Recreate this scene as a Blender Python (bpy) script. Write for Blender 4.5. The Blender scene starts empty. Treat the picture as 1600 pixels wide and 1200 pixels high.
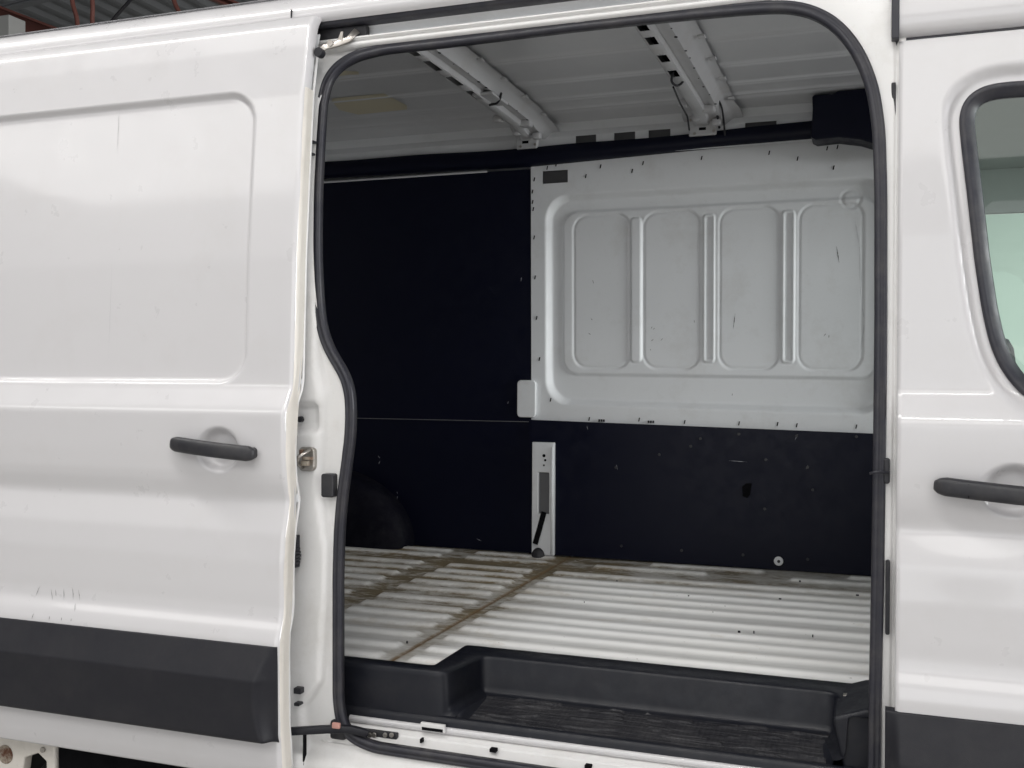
import bpy, math, random
import numpy as np
from mathutils import Vector, Matrix

random.seed(7)
scene = bpy.context.scene
COL = scene.collection
H = 1.35                      # camera eye height above the workshop floor; heights below are relative to it

# ------------------------------------------------------------------ camera
YAW, PITCH, ROLL, F = math.radians(19.6), math.radians(0.466), math.radians(0.28), 1600.0
fw = Vector((-math.sin(YAW)*math.cos(PITCH), math.cos(YAW)*math.cos(PITCH), -math.sin(PITCH)))
rt = Vector((math.cos(YAW), math.sin(YAW), 0))
up = rt.cross(fw)
rt, up = (rt*math.cos(ROLL) + up*math.sin(ROLL)), (up*math.cos(ROLL) - rt*math.sin(ROLL))
cd = bpy.data.cameras.new('camera'); cam = bpy.data.objects.new('camera', cd); COL.objects.link(cam)
cam.matrix_world = Matrix(((rt.x, up.x, -fw.x, 0), (rt.y, up.y, -fw.y, 0), (rt.z, up.z, -fw.z, H), (0, 0, 0, 1)))
cd.sensor_width = 36; cd.lens = 36*F/1600; cd.clip_end = 200; cd.clip_start = 0.05
scene.camera = cam

# ------------------------------------------------------------------ light: dim ambient light, ceiling strips and added fill lights
w = bpy.data.worlds.new('World'); scene.world = w; w.use_nodes = True
w.node_tree.nodes['Background'].inputs[0].default_value = (0.93, 0.95, 1.0, 1)
w.node_tree.nodes['Background'].inputs[1].default_value = 0.16
def area(name, loc, size, energy, rot=(0, 0, 0), col=(1, 0.985, 0.96)):
    l = bpy.data.lights.new(name, 'AREA'); l.shape = 'RECTANGLE'; l.size, l.size_y = size
    l.energy = energy; l.color = col
    o = bpy.data.objects.new(name, l); COL.objects.link(o); o.location = loc; o.rotation_euler = rot
    return o
TA = math.radians(-24)                              # tube row hung at an angle over the van's near side
for k in (-1, 0, 1, 2):
    area('ceiling_strip_light', (-1.45-2.62*k*math.cos(TA), 0.35-2.62*k*math.sin(TA), 4.6), (2.4, 0.09), 60, (0, 0, TA))
for x in (-7.4, -3.7, 0.0, 3.7):                    # added wide soft fills for the cargo floor, not known fixtures
    area('overhead_fill', (x, -3.6, 4.6), (3.7, 3.4), 112)
area('ceiling_strip_light', (-7.0, 11.0, 5.2), (2.4, 0.3), 60)
area('ceiling_strip_light', (4.5, 12.0, 4.6), (4.0, 0.8), 330)  # added lamp, brightens the far wall seen through the cab windows
area('camera_side_fill', (0.5, -9.5, 2.2), (13, 5.0), 330, (math.radians(90), 0, 0), (0.97, 0.985, 1.0))  # added fill from behind the camera to reach the cargo bay, unseen source
area('windscreen_fill', (7.5, 3.3, 2.2), (5, 3.2), 980, (math.radians(90), 0, math.radians(90)), (0.98, 0.985, 1.0))  # added fill shining in through the windscreen to lift the interior
scene.cycles.caustics_reflective = False; scene.cycles.caustics_refractive = False; scene.cycles.sample_clamp_indirect = 4.0
vs = scene.view_settings
vs.view_transform = 'Standard'; vs.look = 'None'; vs.exposure = 0.0; vs.gamma = 1; vs.use_curve_mapping = False

# ------------------------------------------------------------------ helpers
def P(x, y, Y):
    """world point (height relative to the eye) seen at photo pixel x, y on the plane at depth Y"""
    d = fw + rt*((x-800)/F) + up*((600-y)/F)
    k = Y/d.y
    return (d.x*k, Y, d.z*k)
def PX(x, Y): return P(x, 590, Y)[0]
def PF(x, y, z):
    d = fw + rt*((x-800)/F) + up*((600-y)/F); k = z/d.z
    return (d.x*k, d.y*k, z)
def lerp(pts, v):
    a = sorted(pts)
    return np.interp(v, [p[0] for p in a], [p[1] for p in a])
def sm(x): x = np.clip(x, 0, 1); return x*x*(3-2*x)

W = {}
def link(o, parent, origin):
    COL.objects.link(o)
    if parent is not None:
        o.parent = parent
        o.location = Vector(origin) - W[parent.name]
    else: o.location = Vector(origin)
    W[o.name] = Vector(origin)
def empty(name, origin, label, cat):
    o = bpy.data.objects.new(name, None); link(o, None, origin); o['label'] = label; o['category'] = cat
    return o
def mk(name, V, Fc, mat, parent=None, smooth=True, bevel=0, solid=0, auto=None, seg=2, mats=None, fm=None):
    V = np.array(V, dtype=float).reshape(-1, 3).copy(); V[:, 2] += H
    o3 = (V.min(0)+V.max(0))/2
    me = bpy.data.meshes.new(name)
    me.from_pydata([tuple(p) for p in (V-o3)], [], [tuple(int(i) for i in f) for f in Fc])
    me.materials.append(mat)
    if mats:
        for m in mats: me.materials.append(m)
        for i, f in enumerate(me.polygons): f.material_index = fm[i]
    if smooth: me.polygons.foreach_set('use_smooth', [True]*len(me.polygons))
    if auto: me.set_sharp_from_angle(angle=math.radians(auto))
    o = bpy.data.objects.new(name, me); link(o, parent, o3)
    if solid:
        m = o.modifiers.new('solid', 'SOLIDIFY'); m.thickness = abs(solid); m.offset = 1 if solid > 0 else -1
    if bevel:
        m = o.modifiers.new('bevel', 'BEVEL'); m.width = bevel; m.segments = seg; m.limit_method = 'ANGLE'; m.angle_limit = math.radians(35)
        me.polygons.foreach_set('use_smooth', [True]*len(me.polygons)); 
        n = o.modifiers.new('wn', 'WEIGHTED_NORMAL'); n.keep_sharp = False
    return o
def surf(name, rows, mat, parent=None, closed=False, skip=None, **k):
    R = np.array(rows, dtype=float); n, m = R.shape[:2]
    fc = []
    for i in range(n-1):
        for j in range(m if closed else m-1):
            if skip and skip(i, j): continue
            j2 = (j+1) % m
            fc.append((i*m+j, i*m+j2, (i+1)*m+j2, (i+1)*m+j))
    return mk(name, R.reshape(-1, 3), fc, mat, parent, **k)
def grid(xs, zs, yf):
    X, Z = np.meshgrid(xs, zs)
    return np.stack([X, yf(X, Z), Z], -1)
def skirt(R, dy, dz=0):
    """wrap a grid's border back by dy so the sheet reads as a folded panel"""
    n, m = R.shape[:2]
    S = np.zeros((n+2, m+2, 3)); S[1:-1, 1:-1] = R
    S[0, 1:-1] = R[0]; S[-1, 1:-1] = R[-1]; S[:, 0] = S[:, 1]; S[:, -1] = S[:, -2]
    S[0, 0] = R[0, 0]; S[0, -1] = R[0, -1]; S[-1, 0] = R[-1, 0]; S[-1, -1] = R[-1, -1]
    for a in (S[0], S[-1], S[:, 0], S[:, -1]): a[:, 1] = np.maximum(a[:, 1], 0)
    S[0, :, 1] += dy; S[-1, :, 1] += dy; S[1:-1, 0, 1] += dy; S[1:-1, -1, 1] += dy
    return S
def box(name, a, b, mat, parent=None, bevel=0.003, **k):
    x0, y0, z0 = a; x1, y1, z1 = b
    V = [(x0, y0, z0), (x1, y0, z0), (x1, y1, z0), (x0, y1, z0), (x0, y0, z1), (x1, y0, z1), (x1, y1, z1), (x0, y1, z1)]
    Fc = [(0, 3, 2, 1), (4, 5, 6, 7), (0, 1, 5, 4), (1, 2, 6, 5), (2, 3, 7, 6), (3, 0, 4, 7)]
    return mk(name, V, Fc, mat, parent, smooth=False, bevel=bevel, **k)
def boxes(name, L, mat, parent=None, bevel=0.0):
    return [box(name, a, b, mat, parent, bevel=bevel) for a, b in L][0]
def joined_boxes(name, L, mat, parent=None, bevel=0.0):
    V, Fc = [], []
    for (a, b) in L:
        n = len(V); x0, y0, z0 = a; x1, y1, z1 = b
        V += [(x0, y0, z0), (x1, y0, z0), (x1, y1, z0), (x0, y1, z0), (x0, y0, z1), (x1, y0, z1), (x1, y1, z1), (x0, y1, z1)]
        Fc += [tuple(n+i for i in f) for f in [(0, 3, 2, 1), (4, 5, 6, 7), (0, 1, 5, 4), (1, 2, 6, 5), (2, 3, 7, 6), (3, 0, 4, 7)]]
    return mk(name, V, Fc, mat, parent, smooth=False, bevel=bevel)
def prism(name, poly, y0, y1, mat, parent=None, bevel=0.003, **k):
    """outline in X,z given thickness from y0 (near) to y1"""
    n = len(poly); area2 = sum(poly[i][0]*poly[(i+1) % n][1]-poly[(i+1) % n][0]*poly[i][1] for i in range(n))
    if area2 < 0: poly = poly[::-1]
    V = [(p[0], y0, p[1]) for p in poly] + [(p[0], y1, p[1]) for p in poly]
    Fc = [tuple(range(n)), tuple(range(2*n-1, n-1, -1))] + [(i, i+n, (i+1) % n+n, (i+1) % n) for i in range(n)]
    return mk(name, V, Fc, mat, parent, smooth=False, bevel=bevel, **k)
def rrect(x0, z0, x1, z1, r, n=6):
    out = []
    for cx, cz, a in ((x1-r, z1-r, 0), (x0+r, z1-r, 90), (x0+r, z0+r, 180), (x1-r, z0+r, 270)):
        for i in range(n+1):
            t = math.radians(a+90*i/n); out.append((cx+r*math.cos(t), cz+r*math.sin(t)))
    return out
def resample(pts, step, closed=False, smooth=0):
    p = np.array(pts, dtype=float)
    if closed: p = np.vstack([p, p[:1]])
    d = np.r_[0, np.cumsum(np.linalg.norm(np.diff(p, axis=0), axis=1))]
    n = max(4, int(d[-1]/step)); t = np.linspace(0, d[-1], n+1)
    q = np.stack([np.interp(t, d, p[:, i]) for i in range(p.shape[1])], -1)
    if closed: q = q[:-1]
    for _ in range(smooth):
        if closed: q = (np.roll(q, 1, 0)+2*q+np.roll(q, -1, 0))/4
        else: q[1:-1] = (q[:-2]+2*q[1:-1]+q[2:])/4
    return q
def sweep(name, path, prof, mat, parent=None, normal=(0, -1, 0), closed=False, scale=None, caps=True, **k):
    """carry a closed 2-D profile (a sideways, b along the normal) down a path"""
    p = np.array(path, dtype=float); n = len(p); N0 = np.array(normal, dtype=float)
    if closed: T = np.roll(p, -1, 0)-np.roll(p, 1, 0)
    else: T = np.gradient(p, axis=0)
    T /= np.linalg.norm(T, axis=1)[:, None]
    rows = []
    for i in range(n):
        B = np.cross(T[i], N0); B /= np.linalg.norm(B); N = np.cross(B, T[i])
        s = scale[i] if scale is not None else 1
        rows.append([p[i]+B*a*s+N*b*s for a, b in prof])
    m = len(prof); V = np.array(rows).reshape(-1, 3); Fc = []
    for i in range(n if closed else n-1):
        i2 = (i+1) % n
        for j in range(m):
            j2 = (j+1) % m; Fc.append((i*m+j, i2*m+j, i2*m+j2, i*m+j2))
    if not closed and caps: Fc += [tuple(range(m)), tuple((n-1)*m+j for j in range(m-1, -1, -1))]
    return mk(name, V, Fc, mat, parent, **k)
def circ(r, n=10, ry=None): return [(r*math.cos(2*math.pi*i/n), (ry or r)*math.sin(2*math.pi*i/n)) for i in range(n)]
def sell(a, b, n=20, e=0.5):
    f = lambda v: math.copysign(abs(v)**e, v)
    return [(a*f(math.cos(2*math.pi*i/n)), b*f(math.sin(2*math.pi*i/n))) for i in range(n)]
def disc(name, c, r, thick, mat, parent, axis='y', n=16, bevel=0.001):
    x, y, z = c; poly = [(x+r*math.cos(2*math.pi*i/n), z+r*math.sin(2*math.pi*i/n)) for i in range(n)]
    return prism(name, poly, y-thick, y, mat, parent, bevel=bevel)
def dup(src, origin, parent):
    o = src.copy(); COL.objects.link(o); o.parent = parent
    org = Vector(origin)+Vector((0, 0, H)); o.location = org-W[parent.name]; W[o.name] = org
    return o
def sdbox(X, Z, x0, z0, x1, z1, r):
    """signed distance to a rounded rectangle (negative inside)"""
    cx, cz, hx, hz = (x0+x1)/2, (z0+z1)/2, (x1-x0)/2-r, (z1-z0)/2-r
    qx, qz = np.abs(X-cx)-hx, np.abs(Z-cz)-hz
    return np.hypot(np.maximum(qx, 0), np.maximum(qz, 0))+np.minimum(np.maximum(qx, qz), 0)-r
def sdpoly(X, Z, poly):
    poly = np.array(poly); d = np.full(X.shape, 1e9); ins = np.zeros(X.shape, bool)
    for i in range(len(poly)):
        a, b = poly[i], poly[(i+1) % len(poly)]; e = b-a
        t = np.clip(((X-a[0])*e[0]+(Z-a[1])*e[1])/(e@e), 0, 1)
        d = np.minimum(d, np.hypot(X-a[0]-t*e[0], Z-a[1]-t*e[1]))
        c = ((a[1] > Z) != (b[1] > Z))
        with np.errstate(divide='ignore', invalid='ignore'):
            xx = (b[0]-a[0])*(Z-a[1])/(b[1]-a[1])+a[0]
        ins ^= c & (X < xx)
    return np.where(ins, -d, d)

# ------------------------------------------------------------------ materials
class NT:
    def __init__(s, name):
        s.m = bpy.data.materials.new(name); s.m.use_nodes = True; s.t = s.m.node_tree; s.b = s.t.nodes['Principled BSDF']
        s.tc = s.t.nodes.new('ShaderNodeNewGeometry')
    def n(s, typ, **k):
        o = s.t.nodes.new(typ)
        for a, b in k.items():
            if a.startswith('i_'): o.inputs[a[2:].replace('_', ' ')].default_value = b
            else: setattr(o, a, b)
        return o
    def l(s, a, b): s.t.links.new(a, b)
    def pos(s, sc=(1, 1, 1), loc=(0, 0, 0)):
        m = s.n('ShaderNodeMapping'); m.inputs['Scale'].default_value = sc; m.inputs['Location'].default_value = loc
        s.l(s.tc.outputs['Position'], m.inputs['Vector']); return m.outputs[0]
    def noise(s, scale, detail=5, rough=0.6, sc=(1, 1, 1), loc=(0, 0, 0)):
        o = s.n('ShaderNodeTexNoise'); o.inputs['Scale'].default_value = scale; o.inputs['Detail'].default_value = detail
        o.inputs['Roughness'].default_value = rough; s.l(s.pos(sc, loc), o.inputs['Vector']); return o.outputs['Fac']
    def ramp(s, v, a, b, c0=(0, 0, 0, 1), c1=(1, 1, 1, 1)):
        r = s.n('ShaderNodeValToRGB'); r.color_ramp.elements[0].position = a; r.color_ramp.elements[1].position = b
        r.color_ramp.elements[0].color = c0; r.color_ramp.elements[1].color = c1; s.l(v, r.inputs[0]); return r.outputs[0]
    def mr(s, v, a, b, c=0, d=1, smooth=True):
        r = s.n('ShaderNodeMapRange'); r.interpolation_type = 'SMOOTHSTEP' if smooth else 'LINEAR'
        for i, q in zip((1, 2, 3, 4), (a, b, c, d)): r.inputs[i].default_value = q
        s.l(v, r.inputs[0]); return r.outputs[0]
    def math(s, op, a, b=None, c=None):
        o = s.n('ShaderNodeMath', operation=op)
        for i, v in enumerate((a, b, c)):
            if v is None: continue
            if isinstance(v, (int, float)): o.inputs[i].default_value = v
            else: s.l(v, o.inputs[i])
        return o.outputs[0]
    def mix(s, f, a, b):
        o = s.n('ShaderNodeMix', data_type='RGBA')
        for i, v in zip((0, 6, 7), (f, a, b)):
            if isinstance(v, (int, float)): o.inputs[i].default_value = v
            elif isinstance(v, tuple): o.inputs[i].default_value = (*v[:3], 1)
            else: s.l(v, o.inputs[i])
        return o.outputs[2]
    def bump(s, v, strength, dist=0.01):
        o = s.n('ShaderNodeBump'); o.inputs['Strength'].default_value = strength; o.inputs['Distance'].default_value = dist
        s.l(v, o.inputs['Height']); s.l(o.outputs[0], s.b.inputs['Normal'])
    def set(s, **k):
        for a, v in k.items():
            i = s.b.inputs[a.replace('_', ' ')]
            if isinstance(v, (int, float)): i.default_value = v
            elif isinstance(v, tuple): i.default_value = (*v[:3], 1)
            else: s.l(v, i)
    def xyz(s):
        o = s.n('ShaderNodeSeparateXYZ'); s.l(s.tc.outputs['Position'], o.inputs[0]); return o.outputs

def paint(name, base, rough=0.38, coat=0.8, dirt=0.25, dirtc=(0.33, 0.29, 0.23), cr=0.07, wav=0.012):
    t = NT(name)
    d = t.ramp(t.noise(5, 8, 0.7), 0.52, 0.85); d2 = t.ramp(t.noise(90, 4, 0.6), 0.6, 0.8)
    f = t.math('MULTIPLY', t.math('ADD', d, t.math('MULTIPLY', d2, 0.35)), dirt)
    t.set(Base_Color=t.mix(f, base, dirtc), Roughness=t.mr(t.noise(14, 5), 0.3, 0.7, rough-0.06, rough+0.08), Coat_Weight=coat, Coat_Roughness=cr)
    t.bump(t.math('ADD', t.noise(3.0, 2, 0.4), t.math('MULTIPLY', t.noise(400, 2), 0.01)), wav*10, 0.006)
    return t.m
M_white = paint('white_paint', (0.575, 0.563, 0.57), dirt=0.10, rough=0.33, cr=0.07)
M_inner = paint('primer_white_paint', (0.74, 0.75, 0.76), rough=0.5, coat=0.15, dirt=0.3, cr=0.3)
M_jamb = paint('jamb_paint', (0.70, 0.69, 0.68), rough=0.42, coat=0.35, dirt=0.35, cr=0.15)
M_cream = paint('hem_sealer', (0.72, 0.68, 0.62), rough=0.55, coat=0.0, dirt=0.5)
M_roof = paint('roof_inner_paint', (0.62, 0.625, 0.64), rough=0.36, coat=0.4, dirt=0.0, wav=0.004, cr=0.2)

def plastic(name, col, rough=0.5, grain=900, gs=0.25, spec=0.4, dirt=0.3, dirtc=(0.12, 0.11, 0.10)):
    t = NT(name)
    f = t.math('MULTIPLY', t.ramp(t.noise(9, 8, 0.75), 0.45, 0.8), dirt)
    t.set(Base_Color=t.mix(f, col, dirtc), Roughness=t.mr(t.noise(25, 6), 0.3, 0.7, rough-0.08, rough+0.1), Specular_IOR_Level=spec)
    t.bump(t.noise(grain, 2), gs, 0.001)
    return t.m
M_clad = plastic('cladding_plastic', (0.012, 0.012, 0.016), 0.44, gs=0.4, dirt=0.08, spec=0.3)
M_handle = plastic('handle_plastic', (0.02, 0.02, 0.024), 0.4)
M_rubber = plastic('seal_rubber', (0.022, 0.022, 0.030), 0.42, gs=0.08, dirt=0.4)
M_step = plastic('step_plastic', (0.008, 0.009, 0.014), 0.40, grain=500, dirt=0.10, spec=0.32)
M_lining = plastic('lining_board', (0.0025, 0.0035, 0.013), 0.40, grain=60, gs=0.03, spec=0.18, dirt=0.08, dirtc=(0.02, 0.02, 0.03))
M_dark = plastic('dark_metal', (0.012, 0.012, 0.016), 0.5)
M_black = plastic('black_void', (0.004, 0.004, 0.005), 0.9, spec=0.1, dirt=0)
M_pink = plastic('pink_tab', (0.5, 0.26, 0.22), 0.5, dirt=0.5)
M_head = plastic('headliner_cloth', (0.19, 0.20, 0.195), 0.9, spec=0.1)
M_seat = plastic('seat_cloth', (0.05, 0.05, 0.055), 0.9, spec=0.1)

t = NT('tread_plastic')                       # knurled anti-slip tread with wavy ribs
px = t.pos((1, 1, 0)); sx = t.n('ShaderNodeTexVoronoi'); sx.inputs['Scale'].default_value = 80; sx.inputs['Randomness'].default_value = 0.0; t.l(px, sx.inputs[0])
wv = t.n('ShaderNodeTexWave'); wv.bands_direction = 'Y'; wv.inputs['Scale'].default_value = 9; wv.inputs['Distortion'].default_value = 7; wv.inputs['Detail'].default_value = 1; wv.inputs['Detail Scale'].default_value = 0.9
t.l(t.pos((0.5, 1.6, 0)), wv.inputs[0])
h = t.math('ADD', t.math('MULTIPLY', sx.outputs['Distance'], 0.8), t.math('MULTIPLY', t.ramp(wv.outputs['Fac'], 0.5, 0.62), 1.3))
t.set(Base_Color=t.mix(t.ramp(t.noise(14, 8, 0.7), 0.42, 0.75), (0.017, 0.017, 0.021), (0.05, 0.049, 0.052)), Roughness=0.5)
t.bump(h, 0.6, 0.004); M_tread = t.m

t = NT('bare_steel')
t.set(Base_Color=t.mix(t.noise(40, 5), (0.5, 0.48, 0.45), (0.28, 0.25, 0.22)), Metallic=0.9, Roughness=0.35); M_steel = t.m

t = NT('rusty_steel')
t.set(Base_Color=t.mix(t.ramp(t.noise(30, 8, 0.7), 0.4, 0.6), (0.35, 0.31, 0.25), (0.10, 0.035, 0.015)), Roughness=0.8); M_rust = t.m

# load floor: worn white paint with brown grime gathered along the seams and the far edge
t = NT('worn_floor_paint'); X, Y, Z = t.xyz()
def near(v, c, wd, wob=0.02):
    n = t.math('MULTIPLY', t.math('SUBTRACT', t.noise(5 if wob > 0.02 else 9, 8, 0.75), 0.5), wob*4)
    return t.mr(t.math('ABSOLUTE', t.math('ADD', t.math('SUBTRACT', v, c), n)), 0, wd, 1, 0)
seams = t.math('MAXIMUM', near(X, -1.24, 0.17, 0.05), t.math('MULTIPLY', near(X, -1.707, 0.24, 0.06), 1.0))
edge = t.math('MULTIPLY', t.mr(Y, 3.62, 3.92), t.mr(X, -2.4, -0.2, 1, 0.6))
leftz = t.math('MULTIPLY', t.mr(X, -0.85, -1.35), t.mr(Y, 2.7, 3.4, 0.12, 0.8))
grime = t.math('MULTIPLY', t.math('MAXIMUM', t.math('MAXIMUM', t.math('MULTIPLY', seams, t.mr(Y, 2.4, 3.6, 0.4, 1)), edge), leftz), t.mr(t.noise(2.6, 7, 0.7, (1, 1.4, 1), (5, 2, 0)), 0.35, 0.6, 0.45, 1.1))
patch = t.ramp(t.noise(5, 9, 0.75, (0.5, 1.9, 1)), 0.30, 0.55); fine = t.ramp(t.noise(55, 6, 0.7, (0.5, 1, 1)), 0.30, 0.6)
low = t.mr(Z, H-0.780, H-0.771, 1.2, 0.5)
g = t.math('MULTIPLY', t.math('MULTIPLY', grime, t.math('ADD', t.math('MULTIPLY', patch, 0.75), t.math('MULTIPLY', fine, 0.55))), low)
speck = t.math('MULTIPLY', t.ramp(t.noise(120, 3, 0.6, (0.5, 1, 1)), 0.70, 0.76), 0.6)
rust = t.math('MULTIPLY', near(X, -1.24, 0.016, 0.003), t.mr(t.noise(22, 5), 0.25, 0.6, 0.35, 1.0))
stain = t.math('MULTIPLY', t.ramp(t.noise(3.3, 8, 0.7, (0.7, 1.5, 1), (3.1, 0.4, 0)), 0.57, 0.72), 0.5)
c = t.mix(t.math('MULTIPLY', t.ramp(t.noise(2.2, 6, 0.6, (0.4, 2, 1)), 0.4, 0.7), 0.35), (0.90, 0.90, 0.89), (0.76, 0.74, 0.69))
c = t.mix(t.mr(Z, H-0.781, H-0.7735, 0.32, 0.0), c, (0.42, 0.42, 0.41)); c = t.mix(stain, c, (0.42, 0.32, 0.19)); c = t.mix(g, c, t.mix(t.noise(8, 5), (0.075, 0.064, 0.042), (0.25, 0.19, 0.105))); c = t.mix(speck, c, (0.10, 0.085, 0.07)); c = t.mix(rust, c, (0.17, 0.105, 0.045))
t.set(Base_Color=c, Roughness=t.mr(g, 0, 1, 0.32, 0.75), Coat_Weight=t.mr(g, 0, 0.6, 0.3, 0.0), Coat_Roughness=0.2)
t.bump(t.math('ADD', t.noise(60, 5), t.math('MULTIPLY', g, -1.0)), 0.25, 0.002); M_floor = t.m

def glass(name, tint, gl=0.08):
    t = NT(name); t.t.nodes.remove(t.b)
    out = [n for n in t.t.nodes if n.type == 'OUTPUT_MATERIAL'][0]
    tr = t.n('ShaderNodeBsdfTransparent'); tr.inputs[0].default_value = (*tint, 1)
    g = t.n('ShaderNodeBsdfGlossy'); g.inputs['Roughness'].default_value = 0.02
    fr = t.n('ShaderNodeFresnel'); fr.inputs[0].default_value = 1.5
    mx = t.n('ShaderNodeMixShader'); t.l(fr.outputs[0], mx.inputs[0]); t.l(tr.outputs[0], mx.inputs[1]); t.l(g.outputs[0], mx.inputs[2]); t.l(mx.outputs[0], out.inputs[0])
    return t.m
M_glass = glass('green_tinted_glass', (0.82, 0.95, 0.885)); M_wind = glass('windscreen_glass', (0.90, 0.93, 0.915))

t = NT('concrete'); t.set(Base_Color=t.mix(t.noise(1.2, 9, 0.65), (0.42, 0.41, 0.39), (0.28, 0.275, 0.265)), Roughness=0.55); t.bump(t.noise(40, 6), 0.1, 0.003); M_conc = t.m
t = NT('painted_wall'); t.set(Base_Color=t.mix(t.noise(1.5, 6), (0.74, 0.76, 0.74), (0.66, 0.68, 0.66)), Roughness=0.7); M_wall = t.m
t = NT('roof_deck'); t.set(Base_Color=t.mix(t.noise(2.5, 6), (0.20, 0.205, 0.215), (0.13, 0.135, 0.14)), Roughness=0.5); M_deck = t.m
t = NT('red_oxide_steel'); t.set(Base_Color=t.mix(t.noise(6, 6), (0.22, 0.075, 0.055), (0.14, 0.06, 0.05)), Roughness=0.6); M_red = t.m
M_head2 = plastic('far_trim', (0.42, 0.43, 0.42), 0.8, spec=0.2, dirt=0.1)
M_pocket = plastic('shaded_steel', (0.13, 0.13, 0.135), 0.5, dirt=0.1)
t = NT('grey_board'); t.set(Base_Color=t.mix(t.noise(3, 6), (0.42, 0.42, 0.40), (0.33, 0.33, 0.32)), Roughness=0.6); M_board = t.m
t = NT('tyre'); t.set(Base_Color=(0.018, 0.018, 0.018), Roughness=0.8); M_tyre = t.m

# ------------------------------------------------------------------ setting
def struct(o): o['kind'] = 'structure'; return o
struct(mk('floor', [(-40, -30, -H), (40, -30, -H), (40, 40, -H), (-40, 40, -H)], [(0, 1, 2, 3)], M_conc, smooth=False))
xs = np.arange(-22, 14, 0.08)
prof = [(x, 0.04 if (i % 4) in (1, 2) else 0.0) for i, x in enumerate(xs)]
struct(surf('ceiling', [[(x, y, 4.6+dz) for x, dz in prof] for y in (4.6, 22)], M_deck, smooth=False, solid=0.02))
struct(box('wall', (-22, 16, -H), (16, 16.2, 4.6), M_wall, bevel=0))

# ------------------------------------------------------------------ the van
VAN = empty('delivery_van', (-1.0, 3.3, 0.0), 'white high-sided delivery van with its side door slid open on an empty cargo bay', 'van')
YD = [(1.0, 2.45), (0.965, 2.385), (0.94, 2.355), (0.914, 2.336), (0.851, 2.318), (0.72, 2.295), (0.5, 2.277), (0.3, 2.262), (0.0, 2.252), (-0.03, 2.250),
      (-0.088, 2.214), (-0.10, 2.211), (-0.20, 2.213), (-0.25, 2.217), (-0.275, 2.222), (-0.312, 2.234), (-0.322, 2.236), (-0.34, 2.231), (-0.40, 2.215), (-0.47, 2.207),
      (-0.55, 2.207), (-0.585, 2.208), (-0.612, 2.205), (-0.64, 2.193), (-0.668, 2.185), (-0.72, 2.187), (-0.90, 2.190), (-0.915, 2.196), (-0.98, 2.200), (-1.0, 2.205), (-1.03, 2.215)]
_zz = np.linspace(-1.05, 1.02, 1036); _yy = lerp(YD, _zz)
_k = np.hanning(15); _k /= _k.sum(); _ys = np.convolve(np.pad(_yy, 7, mode='edge'), _k, 'valid')
_k = np.hanning(261); _k /= _k.sum(); _yh = np.convolve(np.pad(_yy, 130, mode='edge'), _k, 'valid')
def yh(z): return np.interp(z, _zz, _yh)
def yd(z): return np.interp(z, _zz, _ys)
def tum(z): return np.interp(z, [0, .3, .5, .72, .851, .93, 1.0], [0, .012, .027, .045, .07, .095, .16])
def ys(z): return 2.345+tum(z)

def PS(x, y, yf):
    Y = 2.35
    for _ in range(6): p = P(x, y, Y); Y = float(yf(p[2]))
    return p

# ---- sliding door
XD = -1.389
rx1 = PX(385, 2.255); rz0, rz1 = P(300, 600, 2.255)[2], P(300, 150, 2.30)[2]
hc = P(341, 703, 2.213)
def door_y(X, Z):
    y = yd(Z)
    sd = sdbox(X, Z, -2.62, rz0, rx1, rz1, 0.085)
    y = y+0.017*sm(-sd/0.013)
    d = np.hypot((X-hc[0])/0.062, (Z-hc[2])/0.058)
    y = y+0.027*sm((1.05-d)/0.42)
    d2 = np.hypot((X-hc[0])/0.135, (Z-hc[2])/0.085)
    y = y-0.0012*sm((1.1-d2)/0.4)
    y = y+0.012*sm((X-XD+0.012)/0.012)**2*0.4
    return y
xs = np.r_[np.arange(-2.69, XD-0.02, 0.0075), np.linspace(XD-0.02, XD, 6)]; zs = np.arange(-1.02, 0.945, 0.0045)
R = skirt(grid(xs, zs, door_y), 0.03)
door = surf('sliding_door', R, M_white, VAN); door['label'] = 'white sliding side door, open'
# folded end face of the door with cream hem sealer
zz = np.linspace(-1.015, 0.74, 200)
wob = lambda z: 0.0007*np.sin(z*23)+0.0005*np.sin(z*61+1)
surf('door_hem', [[(XD-0.001+wob(z)*0.3, yd(z)+0.004, z) for z in zz], [(XD+0.002+wob(z), yd(z)*.6+yh(z)*.4+0.010, z) for z in zz], [(XD+0.003+wob(z), yh(z)+0.020, z) for z in zz],
                  [(XD+0.001+wob(z)*.6, yh(z)+0.025, z) for z in zz], [(XD+0.001, yh(z)+0.036, z) for z in zz], [(XD-0.004, yh(z)+0.056, z) for z in zz]], M_cream, door)
surf('door_inner_panel', [[(x, yd(z)+0.052, z) for z in np.linspace(-1.01, 0.90, 60)] for x in (-2.68, XD-0.004)], M_inner, door, solid=0.004)
sweep('door_edge_seal', [(XD-0.006, float(yd(z))+0.056, z) for z in np.linspace(-1.0, 0.85, 80)], circ(0.005, 8), M_jamb, door, normal=(1, 0, 0))
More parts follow.
